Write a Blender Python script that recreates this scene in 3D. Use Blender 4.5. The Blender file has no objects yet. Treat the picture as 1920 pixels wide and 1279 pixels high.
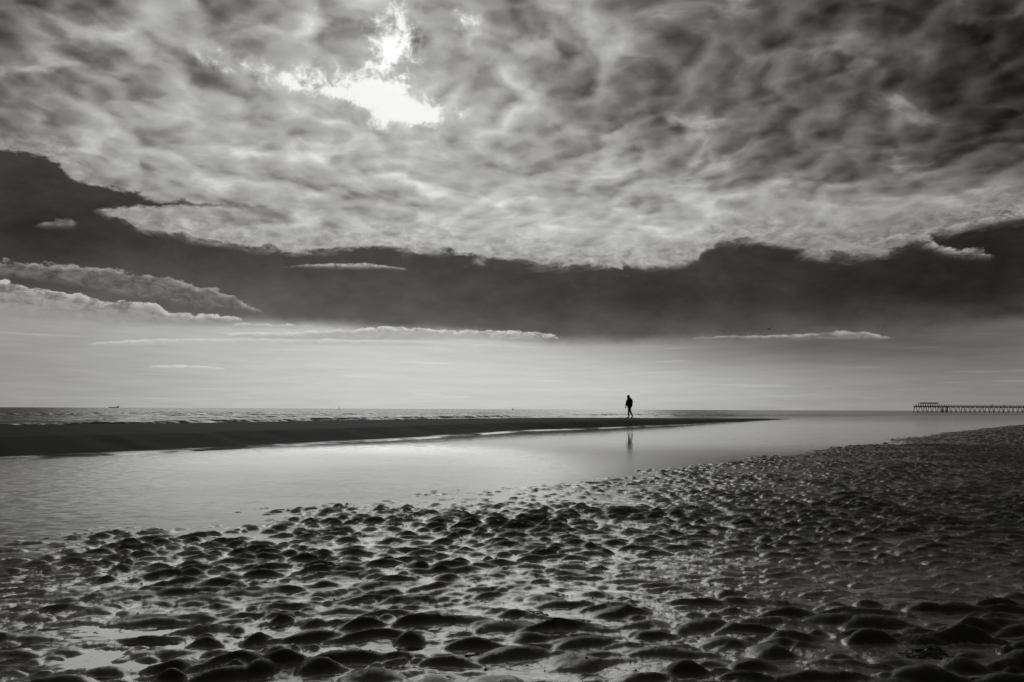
import bpy, bmesh, math, random
import numpy as np
from mathutils import Vector, Matrix
random.seed(7); RNG = np.random.default_rng(11)
R = math.radians
sc = bpy.context.scene
COL = sc.collection

# ------------------------------------------------------------------ camera
F_PX, CAM_H = 1500.0, 1.25
PITCH = math.atan((767.3 - 639.5) / F_PX); ROLL = 0.0039
fwd = Vector((0, math.cos(PITCH), math.sin(PITCH)))
r0 = Vector((1, 0, 0)); u0 = r0.cross(fwd)
rt = r0 * math.cos(ROLL) + u0 * math.sin(ROLL)
up = u0 * math.cos(ROLL) - r0 * math.sin(ROLL)
cam = bpy.data.objects.new('camera', bpy.data.cameras.new('camera')); COL.objects.link(cam)
m = Matrix((rt, up, -fwd)).transposed().to_4x4(); m.translation = Vector((0, 0, CAM_H))
cam.matrix_world = m
cam.data.sensor_width = 36; cam.data.lens = F_PX / 1920 * 36
cam.data.clip_start = 0.05; cam.data.clip_end = 60000
sc.camera = cam

def ray(px, py):
    return (fwd + rt * ((px - 960) / F_PX) - up * ((py - 639.5) / F_PX)).normalized()
def ground(px, py, z=0.0):
    d = ray(px, py); t = (z - CAM_H) / d.z
    return Vector((0, 0, CAM_H)) + d * t
def at_dist(px, py, dist):                       # dist = forward (y) distance
    d = ray(px, py); return Vector((0, 0, CAM_H)) + d * (dist / d.y)
def ang(px, py):
    d = ray(px, py); return math.degrees(math.atan2(d.x, d.y)), math.degrees(math.asin(d.z))

# ------------------------------------------------------------------ exposure
sc.view_settings.view_transform = 'Standard'; sc.view_settings.look = 'None'
sc.view_settings.exposure = 0; sc.view_settings.gamma = 1
SUN_AZ, SUN_EL = ang(735, 105)
sun = bpy.data.objects.new('sun', bpy.data.lights.new('sun', 'SUN')); COL.objects.link(sun)
sun.data.energy = 0.5; sun.data.angle = R(42)   # the sun is veiled: its light comes through a wide patch of thin cloud; sun.data.color = (1, .98, .94)
sd = ray(735, 105); sun.rotation_euler = sd.to_track_quat('Z', 'Y').to_euler()

# ------------------------------------------------------------------ small node language
class G:
    def __init__(s, nt): s.nt = nt; s.L = nt.links
    def node(s, t, **kw):
        n = s.nt.nodes.new(t)
        for k, v in kw.items(): setattr(n, k, v)
        return n
    def put(s, sock, v):
        if isinstance(v, V): s.L.new(v.s, sock)
        elif isinstance(v, bpy.types.NodeSocket): s.L.new(v, sock)
        else: sock.default_value = v
    def math(s, op, a, b=None, c=None, clamp=False):
        n = s.node('ShaderNodeMath', operation=op); n.use_clamp = clamp
        s.put(n.inputs[0], a)
        if b is not None: s.put(n.inputs[1], b)
        if c is not None: s.put(n.inputs[2], c)
        return V(s, n.outputs[0])
    def xyz(s, x, y, z=0.0):
        n = s.node('ShaderNodeCombineXYZ')
        s.put(n.inputs[0], x); s.put(n.inputs[1], y); s.put(n.inputs[2], z)
        return V(s, n.outputs[0])
    def sep(s, v):
        n = s.node('ShaderNodeSeparateXYZ'); s.put(n.inputs[0], v)
        return [V(s, o) for o in n.outputs]
    def noise(s, vec, scale=1, detail=4, rough=.5, dist=0, lac=2.0, color=False):
        n = s.node('ShaderNodeTexNoise', noise_dimensions='3D')
        s.put(n.inputs['Vector'], vec); n.inputs['Scale'].default_value = scale
        n.inputs['Detail'].default_value = detail; n.inputs['Roughness'].default_value = rough
        n.inputs['Distortion'].default_value = dist; n.inputs['Lacunarity'].default_value = lac
        return V(s, n.outputs['Color' if color else 'Fac'])
    def voro(s, vec, scale=1, smooth=.5, feature='SMOOTH_F1', detail=0):
        n = s.node('ShaderNodeTexVoronoi', feature=feature)
        s.put(n.inputs['Vector'], vec); n.inputs['Scale'].default_value = scale
        if feature == 'SMOOTH_F1': n.inputs['Smoothness'].default_value = smooth
        n.inputs['Detail'].default_value = detail
        return V(s, n.outputs['Distance'])
    def ss(s, x, a, b, o0=0.0, o1=1.0):          # smoothstep
        n = s.node('ShaderNodeMapRange', interpolation_type='SMOOTHSTEP')
        s.put(n.inputs[0], x); s.put(n.inputs[1], a); s.put(n.inputs[2], b)
        s.put(n.inputs[3], o0); s.put(n.inputs[4], o1)
        return V(s, n.outputs[0])
    def lin(s, x, a, b, o0=0.0, o1=1.0):
        n = s.node('ShaderNodeMapRange', interpolation_type='LINEAR'); n.clamp = True
        s.put(n.inputs[0], x); s.put(n.inputs[1], a); s.put(n.inputs[2], b)
        s.put(n.inputs[3], o0); s.put(n.inputs[4], o1)
        return V(s, n.outputs[0])
    def vmath(s, op, a, b=None):
        n = s.node('ShaderNodeVectorMath', operation=op); s.put(n.inputs[0], a)
        if b is not None:
            if op == 'SCALE': s.put(n.inputs['Scale'], b)
            else: s.put(n.inputs[1], b)
        return V(s, n.outputs[0])
    def curve(s, x, pts):                        # piecewise smooth function through pts
        xs = [p[0] for p in pts]; ys = [p[1] for p in pts]
        x0, x1, y0, y1 = xs[0], xs[-1], min(ys), max(ys)
        if y1 - y0 < 1e-6: y1 = y0 + 1e-3
        n = s.node('ShaderNodeFloatCurve'); c = n.mapping.curves[0]
        n.mapping.use_clip = True
        q = [((a - x0) / (x1 - x0), (b - y0) / (y1 - y0)) for a, b in pts]
        while len(c.points) < len(q): c.points.new(.5, .5)
        for p, (a, b) in zip(c.points, q): p.location = (a, b); p.handle_type = 'AUTO_CLAMPED'
        n.mapping.update()
        s.put(n.inputs['Value'], s.lin(x, x0, x1))
        return V(s, n.outputs[0]) * (y1 - y0) + y0
class V:
    def __init__(s, g, sock): s.g = g; s.s = sock
    def __add__(s, o): return s.g.math('ADD', s, o)
    __radd__ = __add__
    def __sub__(s, o): return s.g.math('SUBTRACT', s, o)
    def __rsub__(s, o): return s.g.math('SUBTRACT', o, s)
    def __mul__(s, o): return s.g.math('MULTIPLY', s, o)
    __rmul__ = __mul__
    def __truediv__(s, o): return s.g.math('DIVIDE', s, o)
    def __rtruediv__(s, o): return s.g.math('DIVIDE', o, s)
    def __pow__(s, o): return s.g.math('POWER', s, o)
    def max(s, o): return s.g.math('MAXIMUM', s, o)
    def min(s, o): return s.g.math('MINIMUM', s, o)
def mix(a, b, t): return a + (b - a) * t if isinstance(a, V) or isinstance(b, V) else t * (b - a) + a

# ------------------------------------------------------------------ sky (world)
world = bpy.data.worlds.new('World'); sc.world = world; world.use_nodes = True
nt = world.node_tree; nt.nodes.clear(); g = G(nt)
tc = g.node('ShaderNodeTexCoord')
dx, dy, dz = g.sep(tc.outputs['Generated'])
az = g.math('ARCTAN2', dx, dy) * (180 / math.pi)
el = g.math('ARCSINE', dz) * (180 / math.pi)
K = 26.18                                         # photo pixels per degree
def gau(px, py, sx, sy, rot=0, e=None):
    a, b = ang(px, py); c, s_ = math.cos(R(rot)), math.sin(R(rot))
    X = az - a; Y = (e if e is not None else el) - b
    u = (X * c + Y * s_) * (K / sx); v = (Y * c - X * s_) * (K / sy)
    return g.math('EXPONENT', (u * u + v * v) * -1.0)
def P(pts): return sorted(ang(*p) for p in pts)

# --- high deck, laid on a plane overhead so that it shrinks towards the horizon
zz = dz.max(0.0) + 0.24
q = g.xyz(dx / zz, dy / zz)
wn = g.vmath('SUBTRACT', g.noise(q, 2.2, 3, .5, color=True), (.5, .5, .5))
qw = g.vmath('ADD', q, g.vmath('SCALE', wn, .42))
n1 = g.noise(qw, 6.5, 5, .5)
n2 = g.noise(qw, 10.0, 5, .55)
n0 = g.noise(q, 2.4, 3, .5)
sky_ae = g.xyz(az * .55, el, 0.0)                 # degrees, flattened sideways
nf = g.noise(sky_ae, 1.3, 9, .62, .3)             # feathery detail
nfb = g.noise(sky_ae, .45, 8, .6, .2)
# puffs: each a soft lump, dark where thick, its side towards the sun lit
sz = math.sin(R(SUN_EL)) + .24
qs = (math.sin(R(SUN_AZ)) * math.cos(R(SUN_EL)) / sz, math.cos(R(SUN_AZ)) * math.cos(R(SUN_EL)) / sz, 0)
off = g.vmath('SCALE', g.vmath('NORMALIZE', g.vmath('SUBTRACT', qs, q)), .03)
ws = g.vmath('SUBTRACT', g.noise(q, 11.0, 5, .6, color=True), (.5, .5, .5))
ql = g.vmath('ADD', g.vmath('ADD', q, g.vmath('SCALE', wn, .09)), g.vmath('SCALE', ws, .055))
def lump(v): return .62 - g.voro(v, 10.5, .15) * 1.05 - g.voro(v, 23.0, .2) * .5
H0 = lump(ql); H1 = lump(g.vmath('ADD', ql, off))
base = (.376 + gau(735, 110, 380, 220) * .13 + gau(620, 350, 560, 120) * .15
        - gau(1980, 0, 430, 330) * .27 + gau(1500, 330, 420, 160) * .05 + gau(715, 150, 260, 130) * .07 + gau(1330, 425, 420, 55) * .20 + gau(1900, 380, 170, 50) * .20
        + gau(330, 260, 260, 200) * .06 - gau(-80, 0, 260, 200) * .06 + gau(1000, 400, 260, 90) * .12)
amp = .118 + gau(700, 200, 600, 260) * .035 - g.ss(az, 0.0, 24.0) * .030 
vein = g.ss(H0, .12, -.28)
veinb = g.ss(n1 + (n0 - .5) * .5, .38, .68, .3, 1.3)
deck = base + (n0 - .5) * .12 - g.ss(H0, .0, .5) * (amp * .6) + vein * veinb * (amp * 1.35) + (H0 - H1) * (amp * 2.8) + (n1 - .5) * (amp * .8) + (n2 - .5) * (amp * .45)
spark = vein * g.ss(n1, .52, .68)
deck = deck + spark * .13 * g.ss(el, 9.0, 14.0)
# --- torn hole in front of the sun
hole = (gau(732, 95, 52, 66) * .98 + gau(735, 10, 45, 45) * .22 + gau(705, 178, 108, 30, -16) * .92 + gau(550, 152, 150, 22, -9) * .85
        + gau(775, 218, 85, 18, 8) * .9 + gau(880, 45, 28, 40, 50) * .42 + gau(585, 35, 18, 26) * .4)
nh = g.noise(g.xyz(az, el, 5.0), .8, 10, .68, .3)
hn = (nh - .5) * 3.0 + (n2 - .5) * .8 + (nfb - .5) * .5
hm = g.ss(hole + hn, .38, 1.0) * g.ss(hole, .08, .35)
rim = g.ss(hole + hn, -.05, .60) * g.ss(hole, .02, .30)
deck = mix(deck, deck * .45 + .50, rim * .70)
deck = deck - (deck - .60).max(0.0) * .45
deck = mix(deck, .95 , hm)

# --- bright clear strip above the sea
clear = (.645 + gau(720, 700, 520, 170) * .13 - gau(-80, 690, 420, 140) * .09 - gau(1980, 690, 520, 120) * .17 - gau(1500, 640, 330, 45) * .20
         - gau(1900, 600, 200, 60) * .06 - gau(-100, 720, 260, 200) * .02 + gau(1250, 720, 300, 60) * .07)
st = g.noise(g.xyz(az * .10, el * 1.0, 3.0), 2.6, 6, .55, .1)
clear = clear + (st - .5) * .10 + g.ss(g.noise(g.xyz(az * .07, el * 1.3, 9.0), 2.0, 5, .5), .60, .72) * .05

def band_layer(low, pts_top, wob_t, soft_t, pts_bot, wob_b, soft_b, n_t, n_b, fade=None):
    top = g.curve(az, P(pts_top)); bot = g.curve(az, P(pts_bot))
    mt = g.ss(top + (n_t - .5) * wob_t - el, 0.0, soft_t)
    mb = g.ss(el - bot - (n_b - .5) * wob_b, 0.0, soft_b)
    mk = mt * mb
    return mk * fade if fade is not None else mk

# --- long dark cloud bank
topP = [(-300, 250), (0, 283), (90, 300), (150, 338), (215, 400), (300, 425), (400, 440), (500, 458), (600, 462), (700, 456), (800, 458), (900, 472), (1000, 480), (1100, 488),
        (1200, 492), (1290, 486), (1330, 455), (1400, 440), (1480, 452), (1560, 462), (1640, 465), (1720, 440), (1800, 415), (1870, 395), (1920, 392), (2200, 380)]
botP = [(-300, 566), (0, 570), (120, 580), (250, 592), (380, 602), (470, 604), (560, 605), (700, 615), (850, 622), (1000, 634), (1100, 640), (1300, 636), (1500, 628), (1650, 630), (1800, 620), (1920, 600), (2200, 590)]
bank = band_layer(None, topP, 2.3, .45, [(a_, b_ + 16) for a_, b_ in botP], .7, 1.2, nf, nfb)
bank2 = band_layer(None, [(-300, 240), (0, 276), (70, 285), (130, 325), (220, 350), (350, 375), (470, 383), (560, 396), (640, 400), (700, 410)], 1.6, .35,
                   [(-300, 420), (0, 420), (130, 410), (215, 392), (350, 390), (480, 393), (560, 400), (640, 404), (700, 400)], 1.2, .3, nf, nf,
                   g.ss(az, ang(640, 400)[0], ang(520, 400)[0]))
bankval = (.20 + gau(600, 560, 350, 60) * .07 - gau(0, 440, 260, 90) * .055 - gau(1850, 500, 230, 110) * .075 - gau(1300, 530, 400, 60) * .01
           + g.ss(el, ang(1000, 560)[1], ang(1000, 640)[1]) * .12 + (nfb - .5) * .20 + (nf - .5) * .06
           + gau(150, 540, 250, 60) * .09)
# fringe of lit cloud lying along the top of the bank
topc = g.curve(az, P(topP))
fw = (nfb - .5) * 1.6 + (nf - .5) * .5 + (g.noise(g.xyz(az * .32, el * .75, 2.0), 1.0, 7, .6, .5) - .5) * 3.2
fr = g.ss(el - topc - fw, 2.4, .0)
nfl = g.noise(sky_ae, 1.9, 10, .68, .6)
frtone = .58 + gau(760, 440, 560, 70) * .10 + (nfl - .5) * .8 + (nf - .5) * .3 - gau(1800, 440, 260, 90) * .12 - gau(200, 420, 120, 60) * .10
deck = mix(deck, frtone, fr * .75)
# lower bright wisps cutting into the bank on the right
pf = g.xyz(az * .8, el * 1.25, 7.0)
puff = g.noise(sky_ae, 1.7, 8, .60, .4) + (.45 - g.voro(g.vmath('ADD', pf, g.vmath('SCALE', wn, .6)), 1.5, .35)) * .28 + (nf - .5) * .3
def lens(top, bot, wob, lit, body, soft=.12, depth=.6, n=None, tex=.3):
    """a cloud between two outlines, its upper rim lit: returns (mask, tone)"""
    n = puff
    wob = wob * 1.25
    T = g.curve(az, P(top)); B = g.curve(az, P(bot))
    x0, x1 = P(top)[0][0], P(top)[-1][0]
    ends = g.ss(az, x0, x0 + .5) * g.ss(az, x1, x1 - .5)
    e = T + (n - .5) * wob - el
    mk = g.ss(e, 0, soft) * g.ss(el - B + depth * .25, 0, depth * .9 + .06) * ends
    tone = g.lin(e, soft * .8, depth, lit, body) + (nfl - .5) * tex
    mk = mk * g.ss(nfl + (nf - .5) * .4, .30, .56, .35, 1.0)
    return mk, tone

sky = mix(clear, bankval, bank)
sky = mix(sky, deck, g.ss(el - topc - fw, -.9, 0.30))
sky = mix(sky, bankval + .02, bank2)
sky_layers = [
    # wing of cloud under the bank, left
    lens([(-200, 478), (0, 489), (120, 494), (230, 505), (320, 522), (400, 542), (450, 560), (480, 578), (500, 588)],
         [(-200, 520), (0, 520), (120, 535), (230, 555), (320, 572), (400, 585), (450, 588), (480, 586), (500, 590)], .85, .56, .37, .16, .5, nf, .42),
    # billow below it
    lens([(-200, 515), (0, 522), (60, 538), (140, 548), (200, 562), (280, 566), (320, 584), (400, 588), (440, 592), (460, 600)],
         [(-200, 610), (0, 600), (60, 604), (140, 606), (200, 612), (280, 612), (320, 612), (400, 612), (440, 608), (460, 606)], .55, .74, .56, .1, .45, nf, .22),
    lens([(430, 606), (480, 604), (520, 607), (560, 608), (600, 616)], [(430, 612), (480, 616), (520, 616), (560, 614), (600, 618)], .3, .74, .62, .1, .3, nf, .2),
    # long streaks under the bank
    lens([(420, 624), (520, 622), (620, 619), (700, 613), (740, 611), (800, 615), (880, 618), (960, 620), (1010, 622), (1045, 630), (1055, 640)],
         [(420, 632), (520, 638), (620, 641), (700, 641), (740, 640), (800, 640), (880, 638), (960, 638), (1010, 638), (1045, 637), (1055, 642)], .55, .80, .64, .08, .3, nf, .25),
    lens([(160, 642), (300, 634), (500, 634), (700, 636), (860, 642), (980, 648)], [(160, 648), (300, 648), (500, 650), (700, 650), (860, 652), (980, 652)], .25, .77, .70, .12, .3, nf, .12),
    lens([(1290, 634), (1340, 629), (1440, 628), (1520, 623), (1570, 620), (1640, 626), (1680, 634)], [(1290, 637), (1340, 636), (1440, 637), (1520, 638), (1570, 638), (1640, 637), (1680, 637)], .36, .62, .47, .08, .3, nf, .2),
    # small lens inside the bank
    lens([(520, 500), (570, 495), (630, 492), (680, 492), (730, 497), (770, 506)], [(520, 502), (570, 502), (630, 505), (680, 506), (730, 506), (770, 508)], .3, .66, .46, .12, .35, nf, .35),
    # broken tongues on the right
    lens([(1560, 470), (1620, 452), (1690, 437), (1730, 440), (1780, 462), (1840, 466), (1870, 478)], [(1560, 476), (1620, 470), (1690, 462), (1730, 470), (1780, 482), (1840, 488), (1870, 486)], .9, .62, .38, .25, .8, nfl, .3),
    lens([(1380, 446), (1440, 448), (1500, 446), (1560, 452), (1620, 462), (1660, 470)], [(1380, 450), (1440, 460), (1500, 466), (1560, 468), (1620, 470), (1660, 474)], 1.2, .56, .42, .3, .8, nf, .3),
    lens([(1700, 438), (1780, 424), (1850, 404), (1930, 392), (2100, 380)], [(1700, 444), (1780, 438), (1850, 426), (1930, 416), (2100, 410)], 1.1, .62, .42, .3, .7, nfl, .3),
    lens([(60, 422), (95, 410), (120, 408), (150, 420)], [(60, 428), (95, 430), (120, 430), (150, 428)], .7, .46, .34, .25, .5, nfl, .3),
    lens([(270, 687), (300, 684), (340, 683), (400, 687), (430, 692)], [(270, 690), (300, 691), (340, 692), (400, 694), (430, 694)], .1, .80, .74, .1, .2, nf, .05),
]
for mk, tone in sky_layers: sky = mix(sky, tone, mk)
# below the horizon and behind the viewer
sky = mix(sky, .22 + (nfb - .5) * .15, g.ss(dy, .40, .0) * .95)
sky = sky.max(.03)
lum = sky ** 2.2
lum = lum + hm * gau(738, 105, 40, 40) * .15
nish = g.node('ShaderNodeTexSky', sky_type='NISHITA'); nish.sun_disc = False
nish.sun_elevation = R(SUN_EL); nish.sun_rotation = R(SUN_AZ)
bw = g.node('ShaderNodeRGBToBW'); g.L.new(nish.outputs[0], bw.inputs[0])
lum = lum + V(g, bw.outputs[0]) * .0012
tint = g.ss(lum, .02, .5)
crgb = g.node('ShaderNodeCombineXYZ')
g.put(crgb.inputs[0], lum * mix(1.03, 1.0, tint)); g.put(crgb.inputs[1], lum * mix(.99, 1.0, tint)); g.put(crgb.inputs[2], lum * mix(.90, .985, tint))
bg = g.node('ShaderNodeBackground'); g.L.new(crgb.outputs[0], bg.inputs['Color']); bg.inputs['Strength'].default_value = 1.0
out = g.node('ShaderNodeOutputWorld'); g.L.new(bg.outputs[0], out.inputs['Surface'])
world.cycles.sampling_method = 'MANUAL'; world.cycles.sample_map_resolution = 1024

# ------------------------------------------------------------------ numpy noise
def vnoise(x, y, seed=0):
    """smooth value noise, range about -1..1"""
    xi = np.floor(x).astype(np.int64); yi = np.floor(y).astype(np.int64)
    fx = (x - xi).astype(np.float32); fy = (y - yi).astype(np.float32)
    fx = fx * fx * fx * (fx * (fx * 6 - 15) + 10); fy = fy * fy * fy * (fy * (fy * 6 - 15) + 10)
    def h(a, b): return hash2(a, b, seed)
    a = h(xi, yi); b = h(xi + 1, yi); c = h(xi, yi + 1); d = h(xi + 1, yi + 1)
    return ((a + (b - a) * fx) * (1 - fy) + (c + (d - c) * fx) * fy) * 2 - 1
def hash2(a, b, seed):
    n = (a.astype(np.uint64) * np.uint64(374761393) + b.astype(np.uint64) * np.uint64(668265263) + np.uint64(seed * 974711 + 12345)) & np.uint64(0xffffffff)
    n = ((n ^ (n >> np.uint64(13))) * np.uint64(1274126177)) & np.uint64(0xffffffff)
    n = ((n ^ (n >> np.uint64(15))) * np.uint64(2246822519)) & np.uint64(0xffffffff)
    n = n ^ (n >> np.uint64(16))
    return ((n & np.uint64(0xffffff)).astype(np.float32)) / np.float32(0xffffff)
def fbm(x, y, seed=0, octs=4, gain=.5):
    s = 0; a = 1.0
    for o in range(octs):
        s = s + a * vnoise(x * 2 ** o + 17.3 * o, y * 2 ** o - 9.1 * o, seed + o); a *= gain
    return s
def sstep(a, b, x):
    t = np.clip((x - a) / (b - a), 0, 1); return t * t * (3 - 2 * t)
def grid_mesh(name, Pxyz, mat, closed_u=False, keep=None):
    """Pxyz: (rows, cols, 3)"""
    nr, ncl, nch = Pxyz.shape
    extra = Pxyz[..., 3].reshape(-1) if nch > 3 else None; Pxyz = np.ascontiguousarray(Pxyz[..., :3])
    idx = np.arange(nr * ncl, dtype=np.int32).reshape(nr, ncl)
    a, b, c, d = idx[:-1, :-1], idx[:-1, 1:], idx[1:, 1:], idx[1:, :-1]
    if closed_u:
        a = np.concatenate([a, idx[:-1, -1:]], 1); b = np.concatenate([b, idx[:-1, :1]], 1)
        c = np.concatenate([c, idx[1:, :1]], 1); d = np.concatenate([d, idx[1:, -1:]], 1)
    f = np.stack([a, b, c, d], -1).reshape(-1, 4)
    if keep is not None: f = f[keep(Pxyz.reshape(-1, 3)[f].mean(1))]
    used = np.zeros(nr * ncl, bool); used[f.ravel()] = True
    remap = np.cumsum(used) - 1
    co = Pxyz.reshape(-1, 3)[used].astype(np.float32); f = remap[f].astype(np.int32)
    me = bpy.data.meshes.new(name)
    me.vertices.add(len(co)); me.vertices.foreach_set('co', co.ravel())
    me.loops.add(f.size); me.loops.foreach_set('vertex_index', f.ravel())
    me.polygons.add(len(f)); me.polygons.foreach_set('loop_start', np.arange(0, f.size, 4, dtype=np.int32))
    me.update(calc_edges=True)
    me.polygons.foreach_set('use_smooth', np.ones(len(f), bool))
    me.materials.append(mat)
    if extra is not None:
        at = me.attributes.new('depth', 'FLOAT', 'POINT'); at.data.foreach_set('value', extra[used].astype(np.float32))
    o = bpy.data.objects.new(name, me); COL.objects.link(o)
    return o

# ------------------------------------------------------------------ materials
def mat_new(name):
    mt = bpy.data.materials.new(name); mt.use_nodes = True; n = mt.node_tree; n.nodes.clear()
    gg = G(n); pb = gg.node('ShaderNodeBsdfPrincipled'); oo = gg.node('ShaderNodeOutputMaterial')
    n.links.new(pb.outputs[0], oo.inputs[0]); return mt, gg, pb
def grey(gg, v, warm=1.0):
    c = gg.node('ShaderNodeCombineXYZ')
    gg.put(c.inputs[0], v * (1 + .03 * warm)); gg.put(c.inputs[1], v * 1.0); gg.put(c.inputs[2], v * (1 - .08 * warm)); return c.outputs[0]
def simple(name, v, rough=.6, nscale=8, amt=.25, spec=.5, metal=0, warm=1.0):
    mt, gg, pb = mat_new(name); geo = gg.node('ShaderNodeTexCoord')
    n = gg.noise(geo.outputs['Object'], nscale, 4)
    gg.put(pb.inputs['Base Color'], grey(gg, (n - .5) * (2 * amt * v) + v, warm))
    pb.inputs['Roughness'].default_value = rough; pb.inputs['Specular IOR Level'].default_value = spec
    pb.inputs['Metallic'].default_value = metal
    return mt

def mat_sand():
    mt, gg, pb = mat_new('wet_sand'); geo = gg.node('ShaderNodeNewGeometry'); pos = geo.outputs['Position']
    x, y, z = gg.sep(pos)
    big = gg.noise(pos, .5, 4, .55); mid = gg.noise(pos, 6, 5, .6); grain = gg.noise(pos, 160, 4, .7); speck = gg.noise(pos, 45, 2, .5)
    at = gg.node('ShaderNodeAttribute', attribute_name='water_film'); film = V(gg, at.outputs['Fac'])
    wet = gg.ss(z + (mid - .5) * .02, .045, .002).max(gg.ss(film + (mid - .5) * .3, .50, .72) * .9)
    base = mix(.050, .12, wet) * (.8 + big * .4) * (.75 + mid * .5)  # wet hollows painted paler: sky sheen put into the base colour
    base = base * gg.ss(speck, .735, .76, 1.0, .35)               # dark grit
    base = base + gg.ss(gg.noise(pos, 70, 1, .5), .80, .82) * .16  # pale shell crumbs
    gg.put(pb.inputs['Base Color'], grey(gg, base))
    gg.put(pb.inputs['Roughness'], mix(.55, .20, wet) + (mid - .5) * .10)
    gg.put(pb.inputs['Specular IOR Level'], mix(.12, .95, wet))
    bp = gg.node('ShaderNodeBump'); bp.inputs['Strength'].default_value = .9; bp.inputs['Distance'].default_value = .004
    gg.put(bp.inputs['Height'], (grain * .5 + mid * .9 + gg.noise(pos, 28, 4, .6) * .8) * mix(1.0, .25, wet)); gg.L.new(bp.outputs[0], pb.inputs['Normal'])
    return mt
def mat_bar():
    mt, gg, pb = mat_new('bar_sand'); geo = gg.node('ShaderNodeNewGeometry'); pos = geo.outputs['Position']
    x, y, z = gg.sep(pos)
    mid = gg.noise(pos, 1.2, 5, .6); st = gg.noise(gg.xyz(x * .15, y * .8, z * 6), 1.5, 5, .6)
    wet = gg.ss(z + (mid - .5) * .01, .05, .028) * gg.ss(gg.noise(gg.xyz(x * .30, y * .30, 5.0), 1.0, 4, .65), .36, .56)
    base = (.018 + .02 * mid) * (.75 + st * .5)
    gg.put(pb.inputs['Base Color'], grey(gg, mix(base, .04, wet)))
    gg.put(pb.inputs['Roughness'], mix(.75, .25, wet)); gg.put(pb.inputs['Specular IOR Level'], mix(.03, .6, wet))
    bp = gg.node('ShaderNodeBump'); bp.inputs['Strength'].default_value = .5; bp.inputs['Distance'].default_value = .02
    gg.put(bp.inputs['Height'], gg.noise(pos, 9, 5, .65)); gg.L.new(bp.outputs[0], pb.inputs['Normal'])
    return mt
def mat_water(name, slope_fn, base=.03, ior=1.333):
    mt, gg, pb = mat_new(name); geo = gg.node('ShaderNodeNewGeometry'); pos = geo.outputs['Position']
    sx, sy, rg = slope_fn(gg, pos)
    nrm = gg.vmath('NORMALIZE', gg.vmath('ADD', geo.outputs['Normal'], gg.xyz(sx, sy, 0.0)))
    at = gg.node('ShaderNodeAttribute', attribute_name='depth'); dp = V(gg, at.outputs['Fac'])
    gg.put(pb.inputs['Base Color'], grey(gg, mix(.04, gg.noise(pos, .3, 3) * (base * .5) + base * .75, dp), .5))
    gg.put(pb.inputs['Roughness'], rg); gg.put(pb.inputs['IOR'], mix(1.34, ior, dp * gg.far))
    gg.L.new(nrm.s, pb.inputs['Normal'])
    return mt
def pool_slope(gg, pos):
    x, y, z = gg.sep(pos)
    p = gg.xyz(x * .55, y, 0.0)
    c1 = gg.sep(gg.vmath('SUBTRACT', gg.noise(p, 7.0, 3, .6, .4, color=True), (.5, .5, .5)))
    c2 = gg.sep(gg.vmath('SUBTRACT', gg.noise(p, 24.0, 2, .6, color=True), (.5, .5, .5)))
    patch = gg.noise(gg.xyz(x * .13, y * .3, 1.0), 1.0, 4, .55, .5)
    left = gg.ss(x * 1.0 + y * .10, 2.5, -5.0) * gg.ss(y, 19.0, 11.0)   # wind reaches the near left of the pool
    near = gg.ss(y, 29.0, 14.0) * gg.ss(y, 5.5, 8.5) * gg.ss(x * 1.85 - y + 45.0, 1.0, 7.0) * gg.ss(x / y, .16, -.12)
    a = .026 + gg.ss(patch, .42, .62) * (.02 + .05 * near) + left * .20 + near * .30 + gg.ss(y, 60.0, 130.0) * .15
    a = a * gg.ss(y, 4.0, 9.0, .6, 1.0)
    sh = gg.ss(gg.noise(gg.xyz(x, y, 4.0), .8, 4, .6), .3, .7)
    gg.far = gg.ss(x / y, -.10, .14).max(gg.ss(x / y, -.18, -.5))  # IOR raised by bearing, adding brightness to the pool's sky reflection
    return (c1[0] + c2[0] * .6) * a * 1.4, (c1[1] + c2[1] * .6) * a * (.6 + sh * .6) - near * .035, .05 + a * .35 + gg.ss(y, 32.0, 18.0) * gg.ss(y, 6.0, 9.0) * .14
def sea_slope(gg, pos):
    x, y, z = gg.sep(pos)
    p = gg.xyz(x * .35, y, 0.0)
    c1 = gg.sep(gg.vmath('SUBTRACT', gg.noise(p, .9, 3, .6, .3, color=True), (.5, .5, .5)))
    c2 = gg.sep(gg.vmath('SUBTRACT', gg.noise(p, 5.0, 3, .6, color=True), (.5, .5, .5)))
    w = gg.noise(gg.xyz(x * .02, y * .012, 2.0), 1.0, 3)
    right = gg.ss(x / y, -.05, .34); gg.far = 0.0
    a = (.75 + w * .5) * mix(1.0, .07, right)
    return (c1[0] + c2[0] * .9) * a * .6, (c1[1] + c2[1] * .9) * a - .24 * (1 - right), mix(.25, .14, right)
M_SAND, M_BAR = mat_sand(), mat_bar()
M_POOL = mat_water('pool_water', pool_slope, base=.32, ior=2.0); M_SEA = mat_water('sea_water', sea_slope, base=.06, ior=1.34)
M_WOOD = simple('pier_timber', .05, .8, 1.5); M_DECK = simple('pier_planks', .07, .8, 2); M_ROOF = simple('roof_sheet', .04, .6, 1)
M_CLOTH = simple('dark_jacket_cloth', .012, .9, 20); M_TROUSER = simple('dark_trousers', .01, .9, 20); M_SKIN = simple('skin', .18, .6, 20)
M_SHOE = simple('shoe_leather', .01, .6, 20); M_HULL = simple('ship_paint', .65, .6, .05); M_SUPER = simple('ship_superstructure', .7, .6, .05)
M_WEED = simple('dry_seaweed', .012, .85, 60); M_BIRD = simple('gull_feathers', .06, .8, 10); M_SHELL = simple('pale_shell', .30, .5, 40)

def st(o, kind='structure', label=None, cat=None, group=None):
    if kind: o['kind'] = kind
    if label: o['label'] = label
    if cat: o['category'] = cat
    if group: o['group'] = group
    return o

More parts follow.
